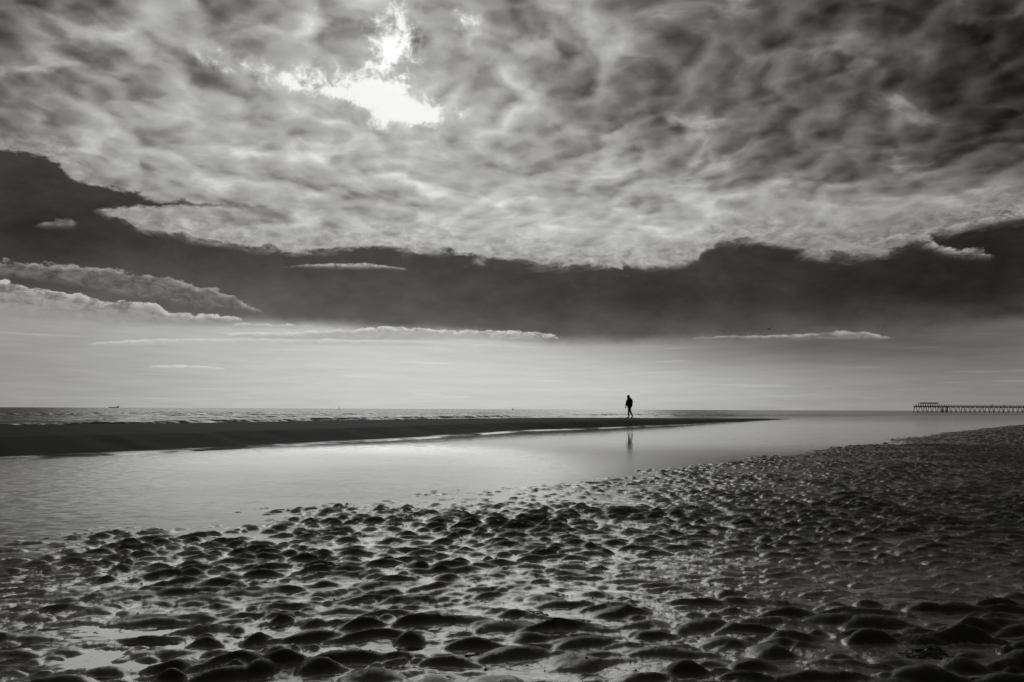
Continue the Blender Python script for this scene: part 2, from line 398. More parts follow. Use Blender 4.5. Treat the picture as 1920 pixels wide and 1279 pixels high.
# ------------------------------------------------------------------ the sand with its ripple mounds
SHORE_PX = [(-500, 1150), (-250, 1100), (0, 1046), (80, 1024), (170, 1016), (215, 992), (300, 987), (420, 988), (520, 982), (575, 968), (650, 947), (740, 938), (830, 932), (900, 924), (1000, 911), (1090, 905),
            (1180, 896), (1300, 880), (1380, 868), (1450, 857), (1560, 847), (1640, 836), (1700, 824), (1760, 817), (1840, 808), (1920, 798), (2100, 786), (2400, 780)]
SH = np.array([ground(*p)[:2] for p in SHORE_PX], np.float32)
def sdist(x, y, poly):
    best = np.full(x.shape, 1e9, np.float32); sgn = np.ones(x.shape, np.float32)
    for (ax, ay), (bx, by) in zip(poly[:-1], poly[1:]):
        ex, ey = bx - ax, by - ay; L2 = ex * ex + ey * ey
        t = np.clip(((x - ax) * ex + (y - ay) * ey) / L2, 0, 1)
        qx = x - ax - t * ex; qy = y - ay - t * ey; d = qx * qx + qy * qy
        s_ = np.where(ex * (y - ay) - ey * (x - ax) > 0, -1.0, 1.0)   # right of the line = inland
        mk = d < best; best = np.where(mk, d, best); sgn = np.where(mk, s_, sgn)
    return np.sqrt(best) * sgn
def mounds(x, y):
    wx = x + .10 * vnoise(x * 1.1, y * 1.1, 31) + .055 * vnoise(x * 3.1, y * 3.1, 37) + .022 * vnoise(x * 8, y * 8, 35)
    wy = y + .10 * vnoise(x * 1.1, y * 1.1, 32) + .055 * vnoise(x * 3.1, y * 3.1, 38) + .022 * vnoise(x * 8, y * 8, 36)
    h = np.zeros(x.shape, np.float32)
    wl = sstep(7.0, 4.2, y + .5 * vnoise(x * .6, y * .6, 39) - .25 * x)          # broader mounds close by
    for (cell, A0, sd) in [(.235, .050, 5), (.14, .024, 77), (.30, .060, 201)]:
        A0 = A0 * ((1 - wl) if sd == 5 else (wl if sd == 201 else 1.0))
        ci = np.floor(wx / cell).astype(np.int64); cj = np.floor(wy / cell).astype(np.int64)
        acc = np.zeros(x.shape, np.float32)
        for di in (-1, 0, 1):
            for dj in (-1, 0, 1):
                i, j = ci + di, cj + dj
                cx = (i + .5 + (hash2(i, j, sd) - .5) * .75) * cell; cy = (j + .5 + (hash2(i, j, sd + 1) - .5) * .75) * cell
                ux, uy = wx - cx, wy - cy
                azc = np.arctan2(cx, np.maximum(cy, .5))
                th = .52 * sstep(1.5, -3.5, cx - .12 * cy) - .10 + (hash2(i, j, sd + 2) - .5) * .55
                c, s_ = np.cos(th), np.sin(th)
                u = ux * c + uy * s_; v = uy * c - ux * s_
                a = cell * (.40 + .56 * hash2(i, j, sd + 3) ** 1.3); b = cell * (.23 + .20 * hash2(i, j, sd + 4))
                v = v + u * u * (1.1 / cell) * (hash2(i, j, sd + 6) * .5)
                b = np.where(v < 0, b * .50, b * 1.25)
                r2 = ((u / a) ** 2 + (v / b) ** 2) ** .85
                A = A0 * (.60 + .55 * hash2(i, j, sd + 5)) * (hash2(i, j, sd + 7) > (.30 if sd == 77 else .05))
                f = A * np.clip(1 - r2, 0, 1) ** 1.05
                acc = np.maximum(acc, f) + .22 * np.minimum(acc, f)
        h = np.maximum(h, acc) + .25 * np.minimum(h, acc)
    return h
def beach_height(x, y):
    s = sdist(x, y, SH)
    low = fbm(x * .35, y * .35, 3, 3)
    low2 = fbm(x * .9, y * .9, 13, 2)
    inland = np.maximum(s, 0)
    trough = -.012 + .0085 * low + .006 * low2 + .012 * sstep(.3, 2.5, s)
    # dry flank on the right and far right
    flank = sstep(1.6, 6.5, x - .42 * y + 1.2 + .5 * low) 
    trough = trough + .035 * flank + .06 * sstep(4, 30, inland) * sstep(12, 50, y) + .0035 * np.maximum(inland - 3, 0)
    bed = np.where(s < 0, .030 * s, 0)
    amp = sstep(-1.6, .25, s + .5 * low2) * (1.0 - .45 * sstep(40, 120, y)) * (1 - .15 * flank)
    amp = amp * np.clip(.92 + .30 * low2 + .12 * low, .6, 1.3)
    h = mounds(x, y)
    h = h * amp
    h = h + .0065 * np.clip(1 - 2.2 * np.abs(vnoise(x * 3.6 + .4 * low2, y * 6.0, 81)), 0, 1) * amp + .0025 * fbm(x * 5, y * 7, 83, 2) * sstep(40, 10, y)
    h = h + .0038 * fbm(x * 11, y * 11, 21, 4, .6) * sstep(30, 6, y) + .0012 * fbm(x * 42, y * 42, 25, 2) * sstep(14, 4, y)
    # small terraces left on the mounds by the falling water
    h = h + .0006 * np.sin(h * 620 + 2 * low2) * sstep(.012, .03, h) * sstep(14, 5, y)
    beach_height.film = 1 - sstep(.003, .015, h)
    return np.clip(trough + bed, -.35, 9) + h
def build_beach():
    azs = np.concatenate([np.linspace(-180, -55, 60)[:-1], np.linspace(-55, -36, 140)[:-1], np.linspace(-36, 36, 1250)[:-1], np.linspace(36, 55, 140)[:-1], np.linspace(55, 180, 60)[:-1]])
    rr = [.05, .5, 1.0, 1.6, 2.2, 2.7]; r = 2.9
    while r < 34: rr.append(r); r *= 1.0038
    while r < 420: rr.append(r); r *= 1.013
    rr += [700, 1500, 4000]
    rr = np.array(rr, np.float32); A = np.radians(azs).astype(np.float32)
    X = rr[:, None] * np.sin(A)[None]; Y = rr[:, None] * np.cos(A)[None]
    Z = beach_height(X, Y)
    film = beach_height.film
    far = sstep(180, 420, rr)[:, None]
    Z = Z * (1 - far) + far * np.where((X > Y * .75) | (Y < 0), .6, -.35)
    o = grid_mesh('sand_beach', np.stack([X, Y, Z], -1), M_SAND, closed_u=True)
    at = o.data.attributes.new('water_film', 'FLOAT', 'POINT')       # hollows keep a film of water
    at.data.foreach_set('value', film.astype(np.float32).ravel())
    return o
st(build_beach())

# ------------------------------------------------------------------ sandbar
WL = [(-900, 922, 17, .66), (-300, 880, 12, .66), (0, 864, 9.5, .63), (300, 850, 9.3, .62), (500, 839, 9, .60), (700, 828, 8.2, .61), (1000, 808.5, 7, .62), (1180, 801.5, 6.0, .62),
      (1300, 796.3, 6, .52), (1400, 790.8, 6, .32), (1450, 788, 5, .16), (1482, 785.6, 3, .03)]
def bar_line():
    out_ = []
    for px, py, w, hgt in WL:
        p = ground(px, py, 0); out_.append((p.x, p.y, w, hgt))
    return np.array(out_, np.float64)
BL = bar_line()
tt = np.concatenate([[0], np.cumsum(np.hypot(np.diff(BL[:, 0]), np.diff(BL[:, 1])))])
ts = np.linspace(0, tt[-1], 420)
def cr(t):   # interpolate smoothly
    return np.stack([np.interp(t, tt, BL[:, k]) for k in range(4)], -1)
B = cr(ts)
for k in range(4):
    B[:, k] = np.convolve(np.pad(B[:, k], 9, mode='reflect', reflect_type='odd'), np.ones(19) / 19, 'valid')
B[-1, 2:] = (1.0, .005)
prof = [(0, -.30, -4.0), (0, -.02, -.25), (.0, .012, 0.0), (0, .022, .2), (0, .030, .6), (0, .045, .85), (.20, 0, 1.3), (.52, 0, 2.3), (.70, 0, 2.9), (.80, 0, 4.0), (.90, 0, 6.0), (.97, 0, 7.4), (1.0, 0, 8.5),
        (.99, 0, 9.8), (.90, 0, 12), (.66, 0, 15), (.34, 0, 18.5), (.05, 0, 22), (-.5, 0, 27)]
dirn = np.gradient(B[:, :2], axis=0); dirn /= np.linalg.norm(dirn, axis=1)[:, None]
nrmv = np.stack([-dirn[:, 1], dirn[:, 0]], 1)
rows = []
pp = []
for a, b in zip(prof[:-1], prof[1:]):
    for k in range(5):
        f = k / 5; pp.append(tuple(a[i] * (1 - f) + b[i] * f for i in range(3)))
pp.append(prof[-1])
for hf, off, dd in pp:
    sc_ = B[:, 2] / 8.5
    wav = .14 * vnoise(ts * .35, ts * 0 + dd * .1, 5) + .10 * vnoise(ts * 1.3, ts * 0, 6)
    d_ = np.where(dd < 1.6, dd, dd) * np.where(dd > 0, np.maximum(sc_, .12), 1) + (wav if dd > -1 else 0) * min(1, B[:, 2].max())
    X = B[:, 0] + nrmv[:, 0] * d_; Y = B[:, 1] + nrmv[:, 1] * d_
    Z = hf * B[:, 3] + off * (1.0) + .010 * fbm(X * .8, Y * .8, 44, 3) * (1 if dd > 2 else .15) + (.014 * vnoise(ts * .25, ts * 0 + 3, 9) if 0 < dd < 1.6 else 0)
    rows.append(np.stack([X, Y, Z], -1))
st(grid_mesh('sandbar', np.stack(rows, 0), M_BAR))

# ------------------------------------------------------------------ water: one sheet, split along the bar into the pool and the sea
cl = np.stack([B[:, 0] + nrmv[:, 0] * B[:, 2], B[:, 1] + nrmv[:, 1] * B[:, 2]], 1)[::20]
cl = np.concatenate([cl, [ground(1500, 783.5)[:2]], [ground(1700, 780.2)[:2]], [ground(2300, 779)[:2]]]).astype(np.float32)
def sea_side(x, y): return -sdist(x, y, cl)
def waves(x, y):
    s = sea_side(x, y)
    on = sstep(6, 22, s); r = np.hypot(x, y)
    # low rollers running in on the far side of the bar
    d = s + 5 * vnoise(x * .03, y * .03, 61) + 1.2 * vnoise(x * .15, y * .15, 62)
    w = np.zeros(x.shape, np.float32)
    for k, (d0, hgt) in enumerate([(20, .22), (30, .42), (38, .5), (48, .5), (62, .45), (82, .35), (115, .35), (160, .35)]):
        m_ = sstep(-.25, .45, vnoise(x * .035 + 7.7 * k, y * .02, 70 + k) + .25 * vnoise(x * .16, y * .1, 90 + k))
        e = (d - d0)
        m_ = m_ * sstep(80 + 0 * x, 25, x)
        w = w + .6 * hgt * m_ * np.where(e < 0, np.exp(-(e / .55) ** 2), np.exp(-(e / 2.4) ** 2))
    ch = .045 * fbm(x * .25, y * .5, 50, 4) * sstep(900, 200, r) + .10 * vnoise(x * .03, y * .06, 58) * sstep(2500, 300, r)
    right = sstep(20, 60, x - .33 * y)
    return ((w + ch) * on * (1 - .75 * right)).astype(np.float32)
def build_water():
    azs = np.concatenate([np.linspace(-75, -36, 160)[:-1], np.linspace(-36, 36, 900)[:-1], np.linspace(36, 75, 160)])
    rr = [.3, 1, 2, 4, 8, 14]; r = 18.0
    while r < 260: rr.append(r); r *= 1.0065
    while r < 3000: rr.append(r); r *= 1.03
    rr += [5000, 9000, 20000, 50000]
    rr = np.array(rr, np.float32); A = np.radians(azs).astype(np.float32)
    X = rr[:, None] * np.sin(A)[None]; Y = rr[:, None] * np.cos(A)[None]
    Z = waves(X, Y)
    Pw = np.stack([X, Y, Z], -1)
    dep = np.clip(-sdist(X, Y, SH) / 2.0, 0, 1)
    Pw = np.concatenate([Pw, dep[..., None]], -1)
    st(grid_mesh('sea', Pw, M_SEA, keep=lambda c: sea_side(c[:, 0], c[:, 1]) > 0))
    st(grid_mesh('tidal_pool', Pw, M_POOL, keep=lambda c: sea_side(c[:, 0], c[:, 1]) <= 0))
build_water()

# ------------------------------------------------------------------ object helpers
def link(name, me, mat, parent=None):
    o = bpy.data.objects.new(name, me); COL.objects.link(o)
    if mat: me.materials.append(mat)
    if parent: o.parent = parent
    return o
def from_bm(name, bm, mat, parent=None, smooth=False):
    me = bpy.data.meshes.new(name); bmesh.ops.recalc_face_normals(bm, faces=bm.faces); bm.to_mesh(me); bm.free()
    if smooth: me.polygons.foreach_set('use_smooth', [True] * len(me.polygons))
    return link(name, me, mat, parent)
def empty(name, loc, label=None, cat=None, group=None, rz=0):
    o = bpy.data.objects.new(name, None); COL.objects.link(o); o.location = loc; o.rotation_euler.z = rz
    if label: o['label'] = label
    if cat: o['category'] = cat
    if group: o['group'] = group
    return o
def box(bm, x0, x1, y0, y1, z0, z1):
    v = [bm.verts.new((x, y, z)) for x in (x0, x1) for y in (y0, y1) for z in (z0, z1)]
    for f in ((0, 1, 3, 2), (4, 6, 7, 5), (0, 4, 5, 1), (2, 3, 7, 6), (0, 2, 6, 4), (1, 5, 7, 3)): bm.faces.new([v[i] for i in f])
def tube(bm, a, b, ra, rb=None, n=8):
    rb = ra if rb is None else rb; a, b = Vector(a), Vector(b)
    qd = (b - a).to_track_quat('Z', 'Y'); A = []; Bv = []
    for i in range(n):
        t = 2 * math.pi * i / n; o = Vector((math.cos(t), math.sin(t), 0))
        A.append(bm.verts.new(a + qd @ (o * ra))); Bv.append(bm.verts.new(b + qd @ (o * rb)))
    for i in range(n): bm.faces.new((A[i], A[(i + 1) % n], Bv[(i + 1) % n], Bv[i]))
    bm.faces.new(A[::-1]); bm.faces.new(Bv)
def skin(name, joints, edges, mat, parent=None, sub=2):
    me = bpy.data.meshes.new(name); me.from_pydata([j[:3] for j in joints], edges, [])
    o = link(name, me, mat, parent)
    sm = o.modifiers.new('skin', 'SKIN'); sm.use_smooth_shade = True
    me.skin_vertices or me.attributes
    if not me.skin_vertices: 
        bm = bmesh.new(); bm.from_mesh(me); bm.verts.layers.skin.verify(); bm.to_mesh(me); bm.free()
    for i, sv in enumerate(me.skin_vertices[0].data):
        rr_ = joints[i][3]; sv.radius = (rr_, joints[i][4] if len(joints[i]) > 4 else rr_)
        sv.use_root = (i == 0)
    s2 = o.modifiers.new('sub', 'SUBSURF'); s2.levels = sub; s2.render_levels = sub
    return o

# ------------------------------------------------------------------ the walker on the bar: walks to the left and a little towards us
def build_walker():
    foot = at_dist(1180, 783.6, 62.5)
    root = empty('person', (foot.x, foot.y, foot.z), 'lone person in a dark hooded jacket walking on the sandbar', 'person', rz=R(16))
    # local axes: -x = walking direction, y = away from camera
    # body (continuous)
    J = [(0, 0, .93, .135, .12),           # 0 pelvis
         (.01, 0, 1.10, .145, .12), (.02, 0, 1.30, .165, .13), (.0, 0, 1.42, .12, .10), (-.035, 0, 1.49, .055), (-.065, 0, 1.56, .07), (-.08, 0, 1.66, .085), (-.08, 0, 1.725, .065),
         # near leg (y-): stance in front
         (-.03, -.10, .86, .09), (-.10, -.10, .48, .06), (-.09, -.10, .10, .042), (-.13, -.11, .045, .04), (-.23, -.12, .035, .03),
         # far leg trailing
         (.03, .10, .86, .09), (.15, .10, .48, .06), (.32, .10, .13, .042), (.31, .11, .055, .038), (.22, .12, .035, .03),
         # near arm (camera side) hanging, slightly back
         (.03, -.21, 1.39, .06), (.09, -.26, 1.13, .05), (.03, -.27, .88, .036), (.02, -.27, .80, .034),
         # far arm swung forward
         (-.02, .20, 1.39, .06), (-.10, .24, 1.15, .05), (-.17, .24, .92, .036), (-.195, .24, .84, .034)]
    E = [(0, 1), (1, 2), (2, 3), (3, 4), (4, 5), (5, 6), (6, 7), (0, 8), (8, 9), (9, 10), (10, 11), (11, 12), (0, 13), (13, 14), (14, 15), (15, 16), (16, 17),
         (3, 18), (18, 19), (19, 20), (20, 21), (3, 22), (22, 23), (23, 24), (24, 25)]
    for (h, sx) in ((21, 0), (25, 0)):      # fingers and thumb
        hx, hy, hz = J[h][:3]
        for k, ln in enumerate((.075, .085, .08, .06)):
            i = len(J); oy = (k - 1.5) * .018
            J.append((hx - .006 + oy, hy, hz - .05, .009)); J.append((hx - .012 + oy, hy, hz - .05 - ln * .55, .008)); J.append((hx - .03 + oy, hy, hz - .05 - ln, .007))
            E += [(h, i), (i, i + 1), (i + 1, i + 2)]
        i = len(J); J.append((hx - .045, hy - .01, hz - .02, .011)); J.append((hx - .06, hy - .01, hz - .06, .009)); E += [(h, i), (i, i + 1)]
    body = skin('body', J, E, M_SKIN, root)
    # trousers: two legs over the body
    T = [(0, 0, .95, .15, .13), (-.04, -.10, .84, .105), (-.10, -.10, .48, .075), (-.09, -.10, .10, .066), (.04, .10, .84, .105), (.15, .10, .48, .075), (.31, .10, .14, .066)]
    skin('trousers', T, [(0, 1), (1, 2), (2, 3), (0, 4), (4, 5), (5, 6)], M_TROUSER, root)
    # jacket: bulky, with sleeves, hood and a high collar
    Kt = [(.02, 0, .78, .23, .21), (.03, 0, 1.0, .26, .24), (.05, 0, 1.20, .27, .25), (.04, 0, 1.38, .22, .21), (.01, 0, 1.50, .155, .14),
          (.03, -.23, 1.39, .085), (.09, -.275, 1.13, .078), (.03, -.28, .88, .062), (-.02, .22, 1.39, .085), (-.10, .255, 1.15, .085), (-.17, .25, .92, .07), (-.015, 0, 1.59, .105, .10)]
    skin('jacket', Kt, [(0, 1), (1, 2), (2, 3), (3, 4), (3, 5), (5, 6), (6, 7), (3, 8), (8, 9), (9, 10), (4, 11)], M_CLOTH, root)
    # hood: an open shell round the head, face side left free
    bm = bmesh.new(); bmesh.ops.create_uvsphere(bm, u_segments=24, v_segments=16, radius=1)
    for v in bm.verts:
        x, y, z = v.co; v.co = Vector((x * .125 + .025 * z * 0, y * .112, z * .15))
        if x > 0: v.co.x *= 1.05
        if z < -.3: v.co.x += .02
    bmesh.ops.delete(bm, geom=[v for v in bm.verts if v.co.x < -.088 and -.10 < v.co.z < .10], context='VERTS')
    for v in bm.verts: v.co += Vector((-.068, 0, 1.635))
    from_bm('hood', bm, M_CLOTH, root, True)
    bm = bmesh.new()
    for i in range(10):
        t0_, t1_ = R(110 + i * 14), R(110 + (i + 1) * 14)
        for (r1, r2) in ((.105, .125),):
            q_ = [(r1, 1.46), (r2, 1.47), (r2 * 1.08, 1.56), (r1 * 1.08, 1.56)]
            a_ = [bm.verts.new((-.03 + r_ * math.cos(t0_), r_ * math.sin(t0_), z_)) for r_, z_ in q_]
            b_ = [bm.verts.new((-.03 + r_ * math.cos(t1_), r_ * math.sin(t1_), z_)) for r_, z_ in q_]
            for k in range(4): bm.faces.new((a_[k], a_[(k + 1) % 4], b_[(k + 1) % 4], b_[k]))
    from_bm('collar', bm, M_CLOTH, root, True)
    # face: nose, brow, mouth, ears as one small mesh; eyes
    bm = bmesh.new()
    tube(bm, (-.155, 0, 1.665), (-.185, 0, 1.635), .010, .016); tube(bm, (-.156, -.026, 1.598), (-.156, .026, 1.598), .007)
    from_bm('face', bm, M_SKIN, root, True)
    for sy in (-1, 1):
        bm = bmesh.new(); bmesh.ops.create_uvsphere(bm, u_segments=10, v_segments=8, radius=.012)
        for v in bm.verts: v.co += Vector((-.153, sy * .03, 1.665))
        from_bm('eye', bm, M_SHOE, root, True)
    for pts in (((-.06, -.105, .05), (-.16, -.115, .045), (-.27, -.125, .035)), ((.34, .105, .09), (.26, .115, .05), (.18, .125, .035))):
        J2 = [(*pts[0], .052), (*pts[1], .05), (*pts[2], .04)]
        skin('shoe', J2, [(0, 1), (1, 2)], M_SHOE, root)
    return root
walker = build_walker()

# ------------------------------------------------------------------ pier
def build_pier():
    D = 700.0; k = D / F_PX
    base = at_dist(1716.5, 772, D); X0 = base.x
    root = empty('pier', (X0, D, 0), 'long timber fishing pier on raking piles with a roofed shelter', 'pier')
    zdeck = 5.3; W = 5.0; L = 150.0
    bm = bmesh.new(); box(bm, -.6, L, -W / 2, W / 2, zdeck - .35, zdeck); box(bm, -.4, L, -W / 2 + .4, -W / 2 + .8, zdeck - .9, zdeck - .352); box(bm, -.4, L, W / 2 - .8, W / 2 - .4, zdeck - .9, zdeck - .352)
    from_bm('deck', bm, M_DECK, root)
    for sy in (-1, 1):
        bm = bmesh.new(); y = sy * (W / 2 - .1)
        for zt in (.55, 1.05): box(bm, -.5, L, y - .05, y + .05, zdeck + zt - .06, zdeck + zt + .06)
        n = int(L / 2.05)
        for i in range(n + 1): box(bm, -.45 + i * 2.05 - .07, -.45 + i * 2.05 + .07, y - .10 * sy - .05, y - .10 * sy + .049, zdeck + .002, zdeck + 1.2)
        from_bm('railing', bm, M_WOOD, root)
    rnd = random.Random(5)
    n = int(L / 4.15)
    for i in range(n):
        x = .1 + i * 4.15 + rnd.uniform(-.2, .2)
        for sy in (-1, 1):
            bm = bmesh.new(); lean = (.45 if sy < 0 else -.45) * rnd.uniform(.3, 1.0)
            tube(bm, (x + lean, sy * (W / 2 + .5), -1.5), (x, sy * (W / 2 - .6), zdeck - .9), .24 if i else .34, .22)
            from_bm('pile', bm, M_WOOD, root)
        bm = bmesh.new(); tube(bm, (x, -W / 2 + .2, zdeck - 1.0), (x, W / 2 - .2, zdeck - 1.0), .2)
        if rnd.random() < .45: tube(bm, (x - .2, -W / 2 - .2, .9), (x + .2, W / 2 - .6, zdeck - 1.2), .13)
        from_bm('cross_beam', bm, M_WOOD, root)
    # roofed shelter
    xs0, xs1 = 4.0, 18.6; zr = zdeck + 2.55
    bm = bmesh.new()
    sec = [(-W / 2 + .3, zr - .45), (-W / 2 + .3, zr + .12), (-1.0, zr + .62), (1.0, zr + .62), (W / 2 - .3, zr + .12), (W / 2 - .3, zr - .45)]
    a_ = [bm.verts.new((xs0 - .4 + .9 * (z - zr) , y, z)) for y, z in sec]; b_ = [bm.verts.new((xs1 + .6 - .9 * (z - zr), y, z)) for y, z in sec]
    for q_ in range(6): bm.faces.new((a_[q_], a_[(q_ + 1) % 6], b_[(q_ + 1) % 6], b_[q_]))
    bm.faces.new(a_); bm.faces.new(b_[::-1])
    rf = from_bm('shelter_roof', bm, M_ROOF, root)
    for i in range(8):
        for sy in (-1, 1):
            bm = bmesh.new(); x = xs0 + i * (xs1 - xs0) / 7
            box(bm, x - .09, x + .09, sy * 1.9 - .09, sy * 1.9 + .09, zdeck, zr - .05); from_bm('shelter_post', bm, M_WOOD, root)
    # low landing stage with its posts and ladder
    bm = bmesh.new(); box(bm, 21.0, 26.6, -W / 2 - 2.4, -W / 2 - .9, .9, 1.35)
    ls = from_bm('landing_stage', bm, M_DECK, root)
    for x in (21.2, 22.4, 25.4, 26.2):
        bm = bmesh.new(); tube(bm, (x, -W / 2 - 1.2, -1.5), (x, -W / 2 - .9, zdeck + (.2 if x > 25 else -.4)), .26); from_bm('landing_post', bm, M_WOOD, ls)
    bm = bmesh.new()
    for y in (0, .5): tube(bm, (25.0, -W / 2 - 1.0 - y, 1.3), (26.3, -W / 2 - .9, zdeck + .1), .07)
    from_bm('ladder', bm, M_WOOD, ls)
    for x, hh in ((66.5, 1.9), (-.3, 1.6)):
        bm = bmesh.new(); tube(bm, (x, -W / 2 + .3, zdeck), (x, -W / 2 + .3, zdeck + hh), .16); box(bm, x - .3, x + .3, -W / 2 + .05, -W / 2 + .55, zdeck + hh, zdeck + hh + .3)
        from_bm('lamp_post', bm, M_WOOD, root)
    # a few people at the rail
    def pier_person(px, lab, lean=0.1, hgt=1.72):
        p = at_dist(px, 770, D - W / 2 + .75)
        s_ = hgt / 1.75
        J = [(0, 0, .93, .15), (0, 0, 1.2, .18), (0, 0, 1.42, .15), (0, 0, 1.5, .06), (0, 0, 1.63, .10), (0, 0, 1.70, .08), (-.1, 0, .85, .1), (-.12, 0, .45, .08), (-.13, 0, .05, .06), (-.13, -.12, .04, .04),
             (.1, 0, .85, .1), (.12, 0, .45, .08), (.13, 0, .05, .06), (.13, -.12, .04, .04), (-.23, 0, 1.38, .07), (-.28, -.05, 1.12, .055), (-.2, -.25, 1.05, .04), (.23, 0, 1.38, .07), (.28, -.05, 1.12, .055), (.2, -.25, 1.05, .04)]
        J = [(a * s_, (b - (c - .9) * lean if c > .9 else b) * s_, c * s_, r_ * s_) for a, b, c, r_ in J]
        e_ = empty('person', (p.x, p.y, zdeck), lab, 'person', 'people standing on the pier', rz=random.uniform(-.6, .6))
        skin('body', J, [(0, 1), (1, 2), (2, 3), (3, 4), (4, 5), (0, 6), (6, 7), (7, 8), (8, 9), (0, 10), (10, 11), (11, 12), (12, 13), (2, 14), (14, 15), (15, 16), (2, 17), (17, 18), (18, 19)], M_CLOTH, e_, 1)
    pier_person(1761, 'tiny dark figure on the pier deck just right of the shelter roof')
    pier_person(1771, 'tiny figure on the pier above the low landing stage')
    pier_person(1859, 'distant figure at the rail of the open pier, left of the other figure there', .25)
    pier_person(1883, 'distant figure at the pier rail between the tall post and the figure to its left')
build_pier()

# ------------------------------------------------------------------ ships and buoy on the horizon
def build_ship():
    D = 6000.0; p = at_dist(213, 763.9, D)
    root = empty('cargo_ship', (p.x, p.y, 0), 'low grey cargo ship on the horizon at the left, bridge at its right end', 'ship')
    bm = bmesh.new(); n = 20; L = 82.0; W = 13
    ringz = [(-2, .78), (2.5, .95), (6.2, 1.0)]; R_ = []
    for z, f in ringz:
        ring = []
        for i in range(n + 1):
            t = i / n; x = -L / 2 + t * L; wv = W / 2 * f * min(1, (t / .16) ** .6 if t < .16 else 1, ((1 - t) / .05) ** .5 if t > .95 else 1)
            zz_ = z + (2.6 * (1 - t / .12) if t < .12 and z > 2 else 0)
            ring.append((x - (z * .35 if t < .05 else 0), max(wv, .3), zz_))
        R_.append([bm.verts.new((x, -w_, z_)) for x, w_, z_ in ring] + [bm.verts.new((x, w_, z_)) for x, w_, z_ in reversed(ring)])
    m_ = len(R_[0])
    for a_, b_ in zip(R_[:-1], R_[1:]):
        for i in range(m_): bm.faces.new((a_[i], a_[(i + 1) % m_], b_[(i + 1) % m_], b_[i]))
    bm.faces.new(R_[-1])
    from_bm('hull', bm, M_HULL, root)
    bm = bmesh.new(); box(bm, 25, 38, -6, 6, 6.2, 12); box(bm, 28, 38, -5.5, 5.5, 12, 15.5); box(bm, 31, 38, -6.2, 6.2, 15.5, 18.2)
    br = from_bm('bridge', bm, M_SUPER, root)
    bm = bmesh.new(); tube(bm, (35, 0, 18.2), (35.6, 0, 22.5), 1.6, 1.3); from_bm('funnel', bm, M_HULL, br)
    for x0 in (-26, -8, 9):
        bm = bmesh.new(); box(bm, x0 - 6, x0 + 6, -4.5, 4.5, 6.2, 7.8); from_bm('hatch', bm, M_SUPER, root)
    bm = bmesh.new(); tube(bm, (-36, 0, 8), (-36, 0, 13.5), .6, .3); from_bm('foremast', bm, M_SUPER, root)
    root.scale = (.95, .95, .7)
    # small motor boat
    D = 1900.0; p = at_dist(961.5, 765.4, D)
    root = empty('motor_boat', (p.x, p.y, 0), 'small dark motor boat on the horizon, left of the walking person', 'boat')
    bm = bmesh.new(); sec = []
    for t, w_, zk in ((-2.6, .9, .9), (-1.2, 1.15, .85), (.8, 1.1, .95), (2.2, .55, 1.2), (2.9, .08, 1.45)):
        sec.append([bm.verts.new((t, y, z)) for y, z in ((-w_, zk), (-w_ * .7, -.2), (0, -.5), (w_ * .7, -.2), (w_, zk))])
    for a_, b_ in zip(sec[:-1], sec[1:]):
        for i in range(5): bm.faces.new((a_[i], a_[(i + 1) % 5], b_[(i + 1) % 5], b_[i]))
    bm.faces.new(sec[0][::-1]); bm.faces.new(sec[-1]); from_bm('hull', bm, M_CLOTH, root)
    bm = bmesh.new(); a_ = [bm.verts.new((x, y, .86)) for x, y in ((-1.8, -.85), (1.6, -.7), (1.6, .7), (-1.8, .85))]; b_ = [bm.verts.new((x, y, 2.75)) for x, y in ((-1.0, -.6), (.5, -.5), (.5, .5), (-1.0, .6))]
    for i in range(4): bm.faces.new((a_[i], a_[(i + 1) % 4], b_[(i + 1) % 4], b_[i]))
    bm.faces.new(b_); bm.faces.new(a_[::-1])
    cb = from_bm('cabin', bm, M_CLOTH, root); bm = bmesh.new(); tube(bm, (-.3, 0, 2.7), (-.4, 0, 3.6), .1); from_bm('mast', bm, M_CLOTH, cb)
    # channel buoy
    D = 1300.0; p = at_dist(636, 764.5, D)
    root = empty('channel_buoy', (p.x, p.y, 0), 'faint pale buoy on the horizon above the brightest stretch of sea', 'buoy')
    bm = bmesh.new(); tube(bm, (0, 0, -.5), (0, 0, .7), 1.1, 1.0, 14); tube(bm, (0, 0, .7), (0, 0, 1.0), 1.0, .5, 14); from_bm('float', bm, M_SUPER, root)
    bm = bmesh.new()
    for t in range(4): tube(bm, (.7 * math.cos(t * 1.57), .7 * math.sin(t * 1.57), .8), (.22 * math.cos(t * 1.57), .22 * math.sin(t * 1.57), 2.6), .07)
    box(bm, -.45, .45, -.45, .45, 2.6, 3.3); from_bm('lantern_cage', bm, M_SUPER, root)
build_ship()

